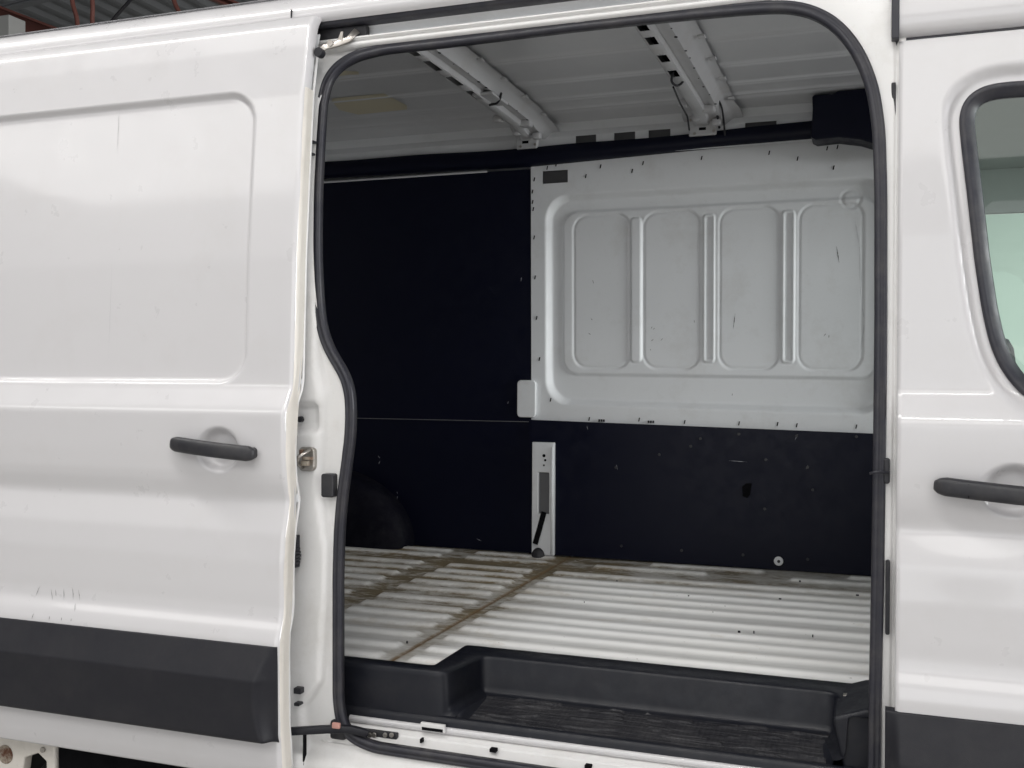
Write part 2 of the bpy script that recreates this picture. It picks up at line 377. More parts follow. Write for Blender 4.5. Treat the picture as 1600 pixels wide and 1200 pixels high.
def cladding(name, x0, x1, yf, parent, inv=False, ztop=-0.674, zbot=-0.914):
    xs = np.r_[np.arange(x0, x1-0.06, 0.03), np.linspace(x1-0.06, x1, 16)] if not inv else np.r_[np.linspace(x0, x0+0.06, 16), np.arange(x0+0.08, x1, 0.03)]
    zs = np.linspace(zbot, ztop, 70)
    def f(X, Z):
        s = (ztop-Z)/(ztop-zbot)
        b = 0.003+0.036*np.clip(s/0.34, 0, 1)+0.001*np.clip((s-.34)/.6, 0, 1)
        b = b*sm((1-s)/0.035)
        e = (X-x0) if inv else (x1-X)
        wd = 0.022+0.030*np.sin(np.clip(s, 0, 1)*math.pi)**1.0 if not inv else 0.03
        b = b*(0.12+0.88*sm(e/wd))
        return yf(Z)-b+0.001
    return surf(name, skirt(grid(xs, zs, f), 0.03), M_clad, parent)
cladding('door_cladding', -2.66, XD-0.003, yd, door)
# handle: a bowed bar over the cup
def handle(xa, xb, ya, yb, yf, off, parent, xc=None, shift=0.0):
    a, b = PS(xa, ya, yf), PS(xb, yb, yf)
    n = 40; path = []; sc = []
    for i in range(n+1):
        s = i/n; x = a[0]+(b[0]-a[0])*s; z = a[2]+(b[2]-a[2])*s
        y = yf(z)-off*(0.45+0.55*math.sin(math.pi*s)**0.6)
        path.append((x, y, z)); sc.append(min(1, 0.55+0.45*math.sqrt(min(1, min(s, 1-s)*14))))
    h = sweep('door_handle', path, sell(0.0195, 0.014, 20, 0.7), M_handle, parent, scale=sc)
    for s in (0.10, 0.90):
        x = a[0]+(b[0]-a[0])*s; z = a[2]+(b[2]-a[2])*s
        o = prism('handle_mount', rrect(x-0.022, z-0.014, x+0.022, z+0.014, 0.010), yf(z)-off*0.5, yf(z)+0.002, M_handle, parent, bevel=0.002)
    return h
handle(276, 404, 692, 709, yd, 0.034, door)
for (x, y) in ((870, 731), ):
    pass
# paint scratches
t = NT('scratch'); t.set(Base_Color=(0.07, 0.07, 0.075), Roughness=0.6); M_scr = t.m
t = NT('hairline'); t.set(Base_Color=(0.36, 0.36, 0.37), Roughness=0.6); M_egr2 = t.m
def scratches(name, L, yf, parent, wd=0.0007, off=0.0009):
    for (xa, ya, xb, yb) in L:
        V, Fc = [], []
        a, b = PS(xa, ya, yf), PS(xb, yb, yf); n = 12
        for i in range(n+1):
            s = i/n; x = a[0]+(b[0]-a[0])*s+random.uniform(-.0006, .0006); z = a[2]+(b[2]-a[2])*s
            ww = wd*math.sin(math.pi*min(max(s, .06), .94))*random.uniform(.6, 1.2)
            for q in (-1, 1): V.append((x+q*ww, float(yf(z))-off, z))
        k = len(V)-2*(n+1)
        Fc += [(k+2*i, k+2*i+1, k+2*i+3, k+2*i+2) for i in range(n)]
        mk(name, V, Fc, M_scr if wd > 0.0006 else M_egr2, parent)
scratches('scratch', [(63, 915, 55, 933), (80, 920, 82, 938), (87, 921, 88, 932), (100, 919, 100, 937), (113, 917, 115, 937), (123, 921, 125, 938), (118, 942, 117, 956),
                      (53, 958, 50, 967), (78, 962, 77, 969), (97, 964, 96, 970), (112, 966, 111, 971)], yd, door)
scratches('scratch', [(188, 165, 183, 240)], lambda z: yd(z)+0.017, door, wd=0.0005)
scratches('scratch', [(176, 400, 170, 560)], lambda z: yd(z)+0.017, door, wd=0.0003)
t = NT('edge_grime'); t.set(Base_Color=(0.22, 0.22, 0.22), Roughness=0.7); M_egr = t.m
L = []
for (x, y, l) in ((140, 155, 5), (162, 153, 4), (219, 151, 6), (234, 151, 10), (254, 150, 7), (268, 149, 3), (70, 161, 6), (2, 165, 8)):
    a = PS(x, y, yd); L.append(((a[0]-l*0.0009, yd(a[2])+0.004, a[2]-0.0022), (a[0]+l*0.0009, yd(a[2])+0.014, a[2]+0.0022)))
boxes('paint_run', L, M_egr, door, bevel=0.001)

# ---- opening: path of the rubber seal in photo order, lifted onto the leaning body side
LEFT = [(527, 1090), (527, 980), (527, 900), (529, 830), (533, 780), (541, 720), (546, 680), (547, 640), (545, 610), (537, 585), (522, 562), (508, 535), (499, 500), (495, 450), (493, 380), (494, 300), (498, 220), (502, 160), (510, 125), (527, 102), (555, 86), (600, 75)]
TOP = [(700, 64), (800, 51.5), (900, 39), (1000, 28), (1100, 18), (1180, 11), (1230, 9), (1265, 15), (1300, 32), (1328, 60), (1350, 97), (1365, 140), (1374, 200)]
RIGHT = [(1377, 300), (1377, 500), (1375, 700), (1372, 900), (1368, 1100)]
path = [PS(x, y, ys) for x, y in LEFT+TOP+RIGHT]
xl, xr = path[0][0], path[-1][0]
bot = [(xr, 2.345, -0.86), (xr-0.015, 2.345, -0.93), (xr-0.07, 2.345, -0.957), (-0.6, 2.345, -0.960), (xl+0.10, 2.345, -0.955), (xl+0.035, 2.345, -0.935), (xl+0.008, 2.345, -0.90)]
loop = resample(path+bot, 0.009, closed=True, smooth=10)
loop[:, 1] = ys(loop[:, 2])
prof = [(-0.0125, -0.008), (-0.0125, 0.003), (-0.010, 0.007), (-0.004, 0.008), (-0.001, 0.004), (0.002, 0.0085), (0.009, 0.008), (0.0135, 0.003), (0.0145, -0.012)]
sweep('door_opening_seal', loop, prof, M_rubber, VAN, closed=True)

# frame surface around the seal (rear pillar, header, front pillar, sill) from the seal outward
cx, cz = -0.65, -0.02
OX0, OX1, OZ0, OZ1 = -1.78, 0.055, -1.06, 0.868
inn = loop.copy(); d = inn[:, [0, 2]]-np.array([cx, cz]); d /= np.linalg.norm(d, axis=1)[:, None]
tt = np.minimum(np.where(d[:, 0] > 0, (OX1-cx)/np.where(d[:, 0] == 0, 1e-9, d[:, 0]), (OX0-cx)/np.where(d[:, 0] == 0, 1e-9, d[:, 0])),
                np.where(d[:, 1] > 0, (OZ1-cz)/np.where(d[:, 1] == 0, 1e-9, d[:, 1]), (OZ0-cz)/np.where(d[:, 1] == 0, 1e-9, d[:, 1])))
outp = np.array([cx, cz])+d*tt[:, None]
def frame_y(X, Z):
    y = ys(Z)+0.004
    # raised bright face on the rear pillar that narrows towards its foot
    edge = np.interp(Z, [-0.96, -0.87, -0.80, -0.60, -0.45, -0.30, -0.22, -0.05, 0.0, 0.3, 0.9], [-1.395, -1.405, -1.350, -1.335, -1.33, -1.358, -1.36, -1.345, -1.36, -1.375, -1.38])
    y = y-0.016*sm((edge-X)/0.014)*sm((0.80-Z)/0.1)*(X < -1)
    y = y+0.02*sm(-sdbox(X, Z, -1.50, -0.150, -1.362, -0.07, 0.006)/0.012)*(X < -1)
    y = y+0.005*np.exp(-((X-0.036)/0.0035)**2)*(X > -.2)
    y = y+0.004*sm((Z-0.86+0.0)/0.01)
    # rocker face falls back to the outside below the seal
    y = y-0.03*sm((-0.965-Z)/0.05)
    return y
rows = []
for q in np.r_[np.linspace(0, 0.5, 22), np.linspace(0.53, 1, 14)]:
    p2 = inn[:, [0, 2]]*(1-q)+outp*q
    rows.append(np.stack([p2[:, 0], frame_y(p2[:, 0], p2[:, 1]), p2[:, 1]], -1))
frame = surf('door_frame', rows, M_jamb, VAN, closed=True); frame['label'] = 'painted frame around the side door opening'
# inner return of the frame
n = len(loop)
surf('frame_return', [loop+np.array([0, 0.0, 0]), loop+np.array([0, 0.022, 0])], M_lining, VAN, closed=True)

# header cross-section: bright rail, upper track recess, dark gutter, roof side
def xsec(name, pts, x0, x1, mat, parent, **k):
    return surf(name, [[(x, p[0], p[1]) for x in np.linspace(x0, x1, 12)] for p in pts], mat, parent, **k)
hx0 = XD-0.35
xsec('header_rail', [(2.425, 0.858), (2.410, 0.862), (2.403, 0.867), (2.401, 0.872), (2.405, 0.8765), (2.412, 0.878), (2.409, 0.882), (2.402, 0.884), (2.401, 0.888), (2.409, 0.892), (2.44, 0.893)], hx0, -0.24, M_jamb, VAN)
xsec('upper_track', [(2.44, 0.893), (2.445, 0.90), (2.445, 0.922), (2.43, 0.929)], hx0, 0.02, M_inner, VAN)
xsec('gutter_trim', [(2.44, 0.926), (2.405, 0.924), (2.396, 0.929), (2.397, 0.934), (2.393, 0.938), (2.393, 0.944), (2.41, 0.948)], hx0, 0.025, M_rubber, VAN)
# roof side shoulder over the doorway and over the sliding door
RS = [(2.393, 0.935), (2.384, 0.937), (2.379, 0.942), (2.379, 0.952), (2.384, 0.975), (2.395, 0.995), (2.415, 1.018), (2.45, 1.033), (2.52, 1.052), (2.65, 1.082), (2.8, 1.112), (2.95, 1.135), (3.37, 1.16), (3.84, 1.155), (4.09, 1.145), (4.25, 1.12), (4.32, 1.07), (4.345, 1.0), (4.38, 0.9), (4.40, 0.7)]
rs = resample(RS, 0.012, smooth=2)
xsec('roof_panel', [tuple(p) for p in rs], -3.55, 0.036, M_white, VAN)
# joint between roof side and header at the door's front edge
box('roof_joint', (XD-0.088, 2.376, 0.946), (XD-0.0865, 2.383, 0.972), M_dark, VAN, bevel=0)
# body side that the open door covers (quarter panel), down to the rocker
xs = np.linspace(-3.55, -1.75, 60); zs = np.linspace(-1.03, 0.93, 100)
surf('rear_side_panel', grid(xs, zs, lambda X, Z: yd(Z)+0.095+0*X), M_white, VAN)
surf('rear_side_panel', grid(np.linspace(-2.2, -1.3, 8), np.linspace(0.86, 0.948, 8), lambda X, Z: 2.50-(Z-0.86)*1.2), M_dark, VAN)

# ---- rear pillar fittings
def pbox(name, x0, y0, x1, y1, yn, yfb, mat, parent=VAN, r=0.004, bevel=0.002):
    a, b = P(x0, y1, yn), P(x1, y0, yn)
    return prism(name, rrect(a[0], a[2], b[0], b[2], r), yn, yfb, mat, parent, bevel=bevel)
pbox('door_stop', 501, 741, 520, 777, 2.325, 2.36, M_handle, frame, r=0.006, bevel=0.004)
lc = P(483, 716, 2.335)
st = prism('door_latch', rrect(lc[0]-0.024, lc[2]-0.033, lc[0]+0.022, lc[2]+0.03, 0.012), 2.322, 2.34, M_steel, frame, bevel=0.003)
sweep('latch_loop', [(lc[0]-0.012, 2.32, lc[2]-0.024), (lc[0]-0.012, 2.295, lc[2]-0.01), (lc[0]-0.004, 2.288, lc[2]+0.006), (lc[0]+0.008, 2.30, lc[2]+0.016), (lc[0]+0.012, 2.32, lc[2]+0.022)], circ(0.005, 10), M_steel, st, normal=(1, 0, 0))
boxes('latch_claw', [((lc[0]-0.010, 2.308, lc[2]-0.018), (lc[0]+0.012, 2.322, lc[2]-0.004)), ((lc[0]-0.004, 2.304, lc[2]-0.002), (lc[0]+0.026, 2.316, lc[2]+0.006)), ((lc[0]-0.016, 2.31, lc[2]+0.008), (lc[0]-0.006, 2.323, lc[2]+0.024))], M_rust, st, bevel=0.002)
c = P(471, 655, 2.35); disc('frame_bolt', (c[0], 2.352, c[2]), 0.008, 0.012, M_dark, frame)
for (x, y) in ((487, 221), (485, 240)): pbox('frame_clip', x-4, y-2, x+3, y+2, 2.352, 2.39, M_dark, frame, r=0.001, bevel=0.001)
for (x, y, l, h) in ((463, 1080, 9, 4), (462, 1101, 6, 2)): pbox('frame_clip', x-l/2, y-h, x+l/2+2, y+h, 2.315, 2.34, M_dark, frame, r=0.002, bevel=0.001)
a = P(461, 840, 2.31); b = P(461, 888, 2.31)
N = 9
boxes('contact_block', [((a[0]-0.02, 2.300, b[2]), (a[0]+0.000, 2.335, a[2]+0.004))]+[((a[0], 2.295, b[2]+(a[2]-b[2])*i/N+0.002), (a[0]+0.010-0.0015*abs(i-3), 2.325, b[2]+(a[2]-b[2])*i/N+0.008)) for i in range(N)], M_dark, frame, bevel=0.001)

# upper roller arm tucked into the corner of the track
tp = P(500, 75, 2.40)
box('track_end_cover', (XD-0.05, 2.418, 0.868), (XD+0.115, 2.44, 0.925), M_dark, VAN, bevel=0.004)
arm = sweep('upper_roller_arm', [(XD+0.005, 2.36, 0.845), (XD+0.02, 2.372, 0.86), (XD+0.05, 2.385, 0.870), (XD+0.075, 2.395, 0.880), (XD+0.095, 2.405, 0.905)], sell(0.009, 0.004, 12), M_steel, VAN)
c = P(502, 84, 2.36); disc('roller', (c[0], 2.362, c[2]), 0.0125, 0.02, M_dark, arm)
c = P(519, 70, 2.385); disc('roller', (c[0], 2.385, c[2]), 0.009, 0.014, M_steel, arm)
c = P(534, 62, 2.395); prism('arm_tab', [(c[0]-0.006, c[2]-0.018), (c[0]+0.006, c[2]-0.006), (c[0]+0.009, c[2]+0.018), (c[0]+0.002, c[2]+0.018), (c[0]-0.008, c[2]-0.004)], 2.385, 2.39, M_steel, arm, bevel=0.001)

# ---- front pillar fittings and cab door
pbox('check_strap_cover', 1392, 128, 1400, 218, 2.385, 2.41, M_dark, frame, r=0.003)
pbox('gutter_end_trim', 1393, -40, 1406, 60, 2.372, 2.42, M_rubber, VAN, r=0.002)
pbox('door_buffer', 1380, 716, 1391, 756, 2.335, 2.365, M_handle, frame, r=0.006, bevel=0.004)
a = P(1362, 738, 2.33); sweep('buffer_pin', [(a[0]-0.004, 2.322, a[2]-0.002), (a[0]+0.012, 2.318, a[2]+0.003), (a[0]+0.035, 2.33, a[2])], circ(0.003, 8), M_rubber, frame, normal=(0, 0, 1))
pbox('pillar_slot', 1383, 876, 1391, 992, 2.337, 2.36, M_dark, frame, r=0.004)

XC = 0.041
OFF = 0.085
ycab = lambda z: yd(z)+OFF+0.004*0
WIN = [(1640, 128), (1600, 130), (1560, 133), (1538, 138), (1520, 148), (1509, 163), (1505, 182), (1509, 225), (1518, 300), (1529, 400), (1541, 480), (1552, 530), (1564, 562), (1580, 588), (1602, 613)]
win = [PS(x, y, ycab)[::2] for x, y in WIN]
win += [(win[-1][0]+0.05, win[-1][1]-0.035), (win[-1][0]+0.14, win[-1][1]-0.055), (1.06, win[-1][1]-0.07), (1.08, 0.05), (0.86, 0.45), (0.76, 0.585), (0.68, win[0][1]+0.01)]
winr = resample(win, 0.008, closed=True, smooth=6)
chc = P(1585, 768, 2.30)
def cab_y(X, Z):
    y = ycab(Z)
    sd = sdpoly(X, Z, winr[::2])
    # sunken surround of the window, wider at the belt
    y = np.where(Z > -0.3, ycab(np.maximum(Z, 0.0)*0+Z), y)
    y = y+0.016*sm((0.048-sd)/0.030)
    d = np.hypot((X-chc[0])/0.062, (Z-chc[2])/0.055)
    y = y+0.027*sm((1.05-d)/0.42)
    # the bulge that runs into the wheel-arch swell
    y = y-0.006*np.exp(-((X-0.19)/0.12)**2-((Z+0.385)/0.06)**2)
    y = y+0.006*sm((XC+0.010-X)/0.010)**2
    return y
xs = np.r_[np.linspace(XC, XC+0.012, 5), np.arange(XC+0.017, 1.16, 0.006)]; zs = np.arange(-1.02, 0.735, 0.0045)
zs2 = zs
def yface(X, Z):
    return cab_y(X, Z)
G = grid(xs, zs, yface)
sdw = sdpoly(G[..., 0], G[..., 2], winr[::2])
S = skirt(G, 0.035); sd2 = np.pad(sdw, 1, mode='edge')
cab = surf('cab_door', S, M_white, VAN, skip=lambda i, j: max(sd2[i, j], sd2[i+1, j], sd2[i, j+1], sd2[i+1, j+1]) < -0.010)
wl = np.stack([winr[:, 0], ycab(winr[:, 1])+0.012, winr[:, 1]], -1)
sweep('window_seal', wl, [(-0.010, -0.006), (-0.010, 0.004), (-0.005, 0.008), (0.006, 0.006), (0.012, 0.001), (0.024, -0.003), (0.030, -0.010), (0.026, -0.02), (0.0, -0.02)][::-1] if False else
      [(-0.024, -0.012), (-0.021, -0.003), (-0.010, 0.000), (-0.005, 0.005), (0.003, 0.007), (0.008, 0.003), (0.008, -0.02), (-0.022, -0.02)], M_rubber, cab, closed=True)
cgl = winr.mean(0)
mk('window_glass', [(p[0], float(ycab(p[1]))+0.022, p[1]) for p in winr[::4]], [tuple(range(len(winr[::4])))], M_glass, cab, smooth=False)
cladding('door_cladding', 0.022, 1.13, ycab, cab, inv=True, ztop=-0.695, zbot=-0.99)
handle(1461, 1690, 757, 783, ycab, 0.034, cab)
a = PS(1511, 764, ycab); box('handle_split', (a[0]-0.0008, 2.2575, a[2]-0.014), (a[0]+0.0008, 2.27, a[2]+0.014), M_black, cab, bevel=0)
# roof side above the cab door
RC = [(2.40, 0.742), (2.383, 0.743), (2.377, 0.750), (2.377, 0.80), (2.382, 0.87), (2.392, 0.93), (2.410, 0.98), (2.45, 1.03), (2.55, 1.07), (2.8, 1.12), (3.37, 1.165), (3.9, 1.16), (4.25, 1.12), (4.33, 1.0), (4.38, 0.8), (4.40, 0.7)]
surf('cab_roof', [[(x, p[0]+max(0, x-0.8)*0.2, p[1]-max(0, x-0.8)**2*0.5) for x in [0.040, 0.046, 0.3, 0.6, 0.9, 1.2, 1.4]] for p in resample(RC, 0.015, smooth=2)], M_white, VAN)
box('door_gap', (0.03, 2.40, 0.70), (1.16, 2.44, 0.76), M_rubber, VAN, bevel=0)
box('front_pillar_inner', (0.045, 2.44, -0.99), (0.09, 2.50, 0.86), M_jamb, VAN, bevel=0)

# ---- interior shell
FLZ = -0.780
ribs = [4.17, 4.05, 3.86, 3.74, 3.63, 3.515, 3.40, 3.25, 3.12, 3.02, 2.91, 2.79, 2.66, 2.55]
def fl_z(X, Y):
    h = 0*X
    for r in ribs: h = np.maximum(h, sm((0.036-np.abs(Y-r))/0.026))
    for s, wd in ((-1.24, 0.035), (-1.707, 0.05)): h = h*sm((np.abs(X-s)-wd)/0.02)
    h = h*sm((Y-2.50)/0.02)
    mid = sm((np.abs(X+1.0)-0.0)/0.01)
    short = ((Y > 4.1) | ((Y > 3.98) & (Y <= 4.1)))
    pat = sm((np.sin(X*8.1+np.where(Y > 4.1, 0.5, 2.2))+0.35)/0.15)
    h = np.where(short & (X > -1.2), h*pat, h)
    h = np.where(np.abs(X+1.24) < 0.007, -0.35, h)
    return FLZ+0.0105*h+0.0016*np.sin(X*3+Y*2)
X0 = np.r_[np.arange(-3.5, -1.8, 0.05), np.arange(-1.8, 0.2, 0.008), np.arange(0.2, 0.5, 0.05)]; Y0 = np.arange(2.47, 4.275, 0.006)
XX, YY = np.meshgrid(X0, Y0); ZZ = fl_z(XX, YY)
fx, fy = PF(680, 1048, FLZ)[0], 2.70
def fskip(i, j):
    return Y0[i] < 2.69 and X0[j] > -1.085
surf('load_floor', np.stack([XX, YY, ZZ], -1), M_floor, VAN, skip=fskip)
box('underbody', (-3.5, 2.55, -1.0), (1.35, 4.3, -0.92), M_black, VAN, bevel=0)
boxes('floor_debris', [((p[0]-s*.7, p[1]-s*.4, FLZ), (p[0]+s*.6, p[1]+s*.5, FLZ+0.009)) for p, s in [(PF(x, y, FLZ+0.006), s) for x, y, s in ((1155, 987, .006), (1219, 936, .007), (1340, 1038, .006), (1076, 931, .004), (1221, 951, .003), (730, 978, .004), (1270, 993, .003), (1114, 957, .003), (1178, 987, .003), (636, 1003, .004), (964, 908, .004), (1340, 930, .008), (1250, 908, .005), (913, 941, .003))]], M_dark, VAN, bevel=0.0015)

# far wall
YW = 4.25
def fw_y(z): return 4.262-0.038*np.clip((z+0.78)/1.7, 0, 1)
pl, pr = -1.418, 0.10
pz0, pz1 = P(832, 656, YW)[2], P(828, 261, 4.235)[2]+0.03
q = lambda x, y: P(x, y, 4.24)[::2]
def rr(x0, y0, x1, y1, r): a = q(x0, y1); b = q(x1, y0); return (a[0], a[1], b[0], b[1], r)
mid = q(1100, 450)[1]
def zat(x, y): return q(x, y)[1]
big = (q(853, 500)[0], zat(1100, 636), q(1372, 500)[0]+0.04, zat(1100, 292), 0.11)
sec = (q(876, 500)[0], zat(1100, 588), q(1366, 500)[0]+0.02, zat(1100, 318), 0.075)
cells = [(q(a, 450)[0], zat(1100, 574), q(b, 450)[0], zat(1100, 328), 0.060) for a, b in ((896, 983), (1005, 1092), (1124, 1216), (1248, 1348))]
grooves = [(q(a, 450)[0], zat(1100, 566), q(b, 450)[0], zat(1100, 334), 0.017) for a, b in ((984, 1003), (1097, 1118), (1220, 1243))]
def panel_y(X, Z):
    y = fw_y(Z)+0*X-0.012
    y = y+0.034*sm(-sdbox(X, Z, *big)/0.030)
    y = y-0.012*sm(-sdbox(X, Z, *sec)/0.014)
    for c in cells:
        s = sdbox(X, Z, *c); y = y+0.003*sm(-s/0.004)+0.006*np.exp(-(s/0.004)**2)
    for k, g in enumerate(grooves):
        s = sdbox(X, Z, *g); y = y-0.007*sm(-s/0.008)+0.0085*sm(-(s+0.0105)/0.006)*(0 if k == 0 else 1)+0.002*np.exp(-(s/0.004)**2)
    # pressed dimple and hinge relief at the front top corner
    c = q(1330, 310); s = np.hypot(X-c[0], Z-c[1]); y = y+0.005*np.exp(-((s-0.035)/0.006)**2)
    return y
xs = np.arange(pl, pr, 0.0045); zs = np.arange(pz0, pz1, 0.0045)
hole = (*q(851, 288), *q(889, 268))
def ph(i, j): return hole[0]-0.003 < xs[j] < hole[2] and hole[1]-0.003 < zs[i] < hole[3]
def shz(X, Z): return Z-0.027*np.clip((0.15-Z)/0.30, 0, 1)*np.clip((X-pl)/1.40, 0, 1.2)
PG = grid(xs, zs, panel_y); PG[..., 2] = shz(PG[..., 0], PG[..., 2])
panel = surf('side_inner_panel', PG, M_inner, VAN, skip=ph); panel['label'] = 'pressed white inner panel of the far side'
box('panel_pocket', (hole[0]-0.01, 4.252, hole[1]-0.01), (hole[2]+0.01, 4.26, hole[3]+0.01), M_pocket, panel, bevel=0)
xs0 = pl
surf('panel_flange', [[(pl, fw_y(z)-0.012, z) for z in (pz0, pz1)], [(pl-0.004, fw_y(z)+0.02, z) for z in (pz0, pz1)]], M_inner, panel)
surf('panel_flange', [[(x, fw_y(pz1)-0.012, pz1) for x in (pl, pr)], [(x, fw_y(pz1)+0.02, pz1+0.004) for x in (pl, pr)]], M_inner, panel)
# punched holes and clips in the panel border
src = None
PH = [(858, 264), (918, 277), (941, 262), (990, 269), (1007, 257), (1098, 249), (1203, 241), (1247, 250), (1293, 234), (1309, 232), (1303, 264), (838, 282), (835, 301), (835, 317), (836, 328), (837, 372), (838, 434), (840, 497), (844, 561), (861, 626),
      (921, 656), (999, 657), (1070, 661), (1155, 663), (1245, 666), (1338, 668), (872, 259), (1215, 664)]
for (x, y) in PH:
    y = y+ (0 if y > 600 else 0)
    p = q(x, y); yy = float(panel_y(np.array(p[0]), np.array(p[1])))
    pos = (p[0], yy-0.0008, p[1]+(0.004 if y > 600 else 0))
    if src is None:
        src = prism('punched_hole', [(p[0]-0.0035, p[1]-0.008), (p[0]+0.001, p[1]-0.008), (p[0]+0.0045, p[1]+0.008), (p[0], p[1]+0.008)], yy-0.0012, yy+0.002, M_black, panel, bevel=0)
    else: dup(src, pos, panel)
for (x, y) in ((941, 657), (1018, 659)):
    p = q(x, y); boxes('vent_slot', [((p[0]-0.014+i*0.01, 4.228, p[1]-0.005), (p[0]-0.008+i*0.01, 4.242, p[1]+0.005)) for i in range(3)], M_dark, panel)
scrM = [(1148, 490, 1145, 514), (1307, 385, 1311, 410), (925, 437, 927, 443)]
def farscr(name, L, mat, wd, yfun, parent):
    for (xa, ya, xb, yb) in L:
        V, Fc = [], []
        a, b = q(xa, ya), q(xb, yb); n = 10; k = len(V)
        nx, nz = -(b[1]-a[1]), b[0]-a[0]; ln = math.hypot(nx, nz); nx /= ln; nz /= ln
        for i in range(n+1):
            s = i/n; x = a[0]+(b[0]-a[0])*s; z = a[1]+(b[1]-a[1])*s; ww = wd*math.sin(math.pi*min(max(s, .08), .92))*random.uniform(.5, 1.3)
            for e in (-1, 1):
                X_, Z_ = x+e*ww*nx, z+e*ww*nz
                V.append((X_, float(yfun(np.array(X_), np.array(Z_)))-0.0007, Z_))
        Fc += [(k+2*i, k+2*i+1, k+2*i+3, k+2*i+2) for i in range(n)]
        mk(name, V, Fc, mat, parent)
farscr('scratch', scrM, M_scr, 0.0016, panel_y, panel)
farscr('scuff_mark', [(x, y, x+random.uniform(-4, 4), y+random.uniform(2, 5)) for x, y in ((1018, 510), (1022, 512), (1020, 530), (1035, 528), (1015, 545), (1295, 523), (1290, 521), (1143, 615), (922, 497), (1084, 500), (918, 520))], M_egr, 0.0016, panel_y, panel)
farscr('wiring_channel', [(1336, 345, 1343, 385), (1343, 385, 1347, 480), (1347, 480, 1351, 500), (1351, 500, 1344, 560)], M_roof, 0.0028, panel_y, panel)

def farpanel(name, x0, x1, z0, z1, yo, mat, parent=VAN, **k):
    return surf(name, [[(x, fw_y(z)+yo, z) for x in (x0, x1)] for z in np.linspace(z0, z1, 6)], mat, parent, smooth=False, solid=0.004, **k)
zs_split = P(700, 656, YW)[2]
up_l = farpanel('wall_lining', -3.5, pl-0.002, zs_split+0.001, P(700, 274, 4.235)[2], -0.006, M_lining)
lo_l = farpanel('wall_lining', -3.5, pl-0.002, FLZ+0.004, zs_split-0.002, -0.008, M_lining)
# thin worn edges of the boards
farpanel('lining_edge', -2.42, pl-0.01, zs_split-0.0012, zs_split+0.0004, -0.0125, M_egr, lo_l)
xsec('lining_top_trim', [(4.225, P(700, 274, 4.235)[2]-0.006), (4.212, P(700, 274, 4.235)[2]-0.002), (4.212, P(700, 274, 4.235)[2]+0.006), (4.232, P(700, 274, 4.235)[2]+0.008)], -3.5, -1.62, M_roof, up_l)
lrx = [pl-0.004, 0.05, 0.45]
lo_r = surf('wall_lining', [[(x, float(fw_y(z_))-0.030, z_) for x in lrx for z_ in [FLZ+0.006+(float(shz(x, pz0))+0.002-FLZ-0.006)*k_/6]] for k_ in range(7)], M_lining, VAN, smooth=False, solid=0.004)
lo_r['label'] = 'dark lower wall lining board with screw holes'
# tie-down knob, hole and screws in the lower lining
yl = lambda z: float(fw_y(z))-0.036
p = P(1217, 876, 4.23); k = disc('tie_down_cap', (p[0], yl(p[2]), p[2]), 0.0185, 0.012, M_inner, lo_r, bevel=0.003); disc('cap_screw', (p[0]+0.001, yl(p[2])-0.0125, p[2]), 0.006, 0.003, M_dark, k, bevel=0)
hp = [P(x, y, 4.225)[::2] for x, y in ((1160, 760), (1166, 755), (1175, 755), (1172, 773), (1168, 778), (1161, 775))]
prism('broken_hole', hp, yl(-.4)-0.0015, yl(-.4)+0.003, M_black, lo_r, bevel=0)
src2 = None
for (x, y) in ((1155, 678), (1197, 718), (1195, 795), (1031, 710), (1065, 860), (1161, 867), (1262, 874), (1338, 682), (971, 853), (1245, 681), (1095, 685), (1080, 697), (1262, 730), (1270, 765), (963, 730)):
    p = P(x, y, 4.225)
    if src2 is None: src2 = disc('screw_head', (p[0], yl(p[2]), p[2]), 0.006, 0.003, M_handle, lo_r, n=10, bevel=0.0008); off2 = W[src2.name].y
    else: dup(src2, (p[0], yl(p[2])-0.0015, p[2]), lo_r)
ys3 = lambda z: float(fw_y(z))-0.014
t = NT('chipped_edge'); t.set(Base_Color=(0.30, 0.30, 0.33), Roughness=0.7); M_chip = t.m
farscr('scuff_mark', [(591, 712, 594, 716), (594, 720, 592, 725), (620, 768, 621, 772), (621, 775, 620, 780), (744, 842, 752, 846), (603, 770, 606, 795), (606, 795, 615, 812)], M_chip, 0.0016, lambda X, Z: fw_y(Z)-0.0145, lo_l)
farscr('scuff_mark', [(795, 627, 794, 631), (817, 434, 816, 440)], M_chip, 0.0022, lambda X, Z: fw_y(Z)-0.0125, up_l)
farscr('scuff_mark', [(1247, 678, 1243, 687), (1263, 726, 1260, 732), (965, 725, 967, 733), (1140, 719, 1168, 721), (920, 665, 921, 671)], M_chip, 0.0013, lambda X, Z: fw_y(Z)-0.0368, lo_r)

# pale tab hooked over the lining and the slotted post with its strap
a, b = P(808, 652, 4.22), P(834, 594, 4.22)
prism('pillar_tab', rrect(a[0], a[2], b[0]+0.01, b[2], 0.018), 4.215, 4.236, M_inner, VAN, bevel=0.005)
pa, pb = P(833, 872, 4.23), P(869, 691, 4.23)
sa, sb = P(843, 802, 4.22), P(860, 738, 4.22)
gx = sorted([pa[0]+0.002, sa[0], sb[0], pb[0]]); gz = sorted([FLZ+0.005, sa[2], sb[2], pb[2]])
post = surf('pillar_post', [[(x, 4.200, z) for x in gx] for z in gz], M_inner, VAN, smooth=False, skip=lambda i, j: i == 1 and j == 1, solid=-0.025, bevel=0.004)
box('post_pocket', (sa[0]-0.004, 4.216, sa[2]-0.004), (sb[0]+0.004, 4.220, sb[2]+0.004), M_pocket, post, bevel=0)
sweep('post_bead', [(pb[0]-0.008, 4.198, FLZ+0.01), (pb[0]-0.008, 4.198, pb[2]-0.02)], circ(0.005, 8), M_inner, post)
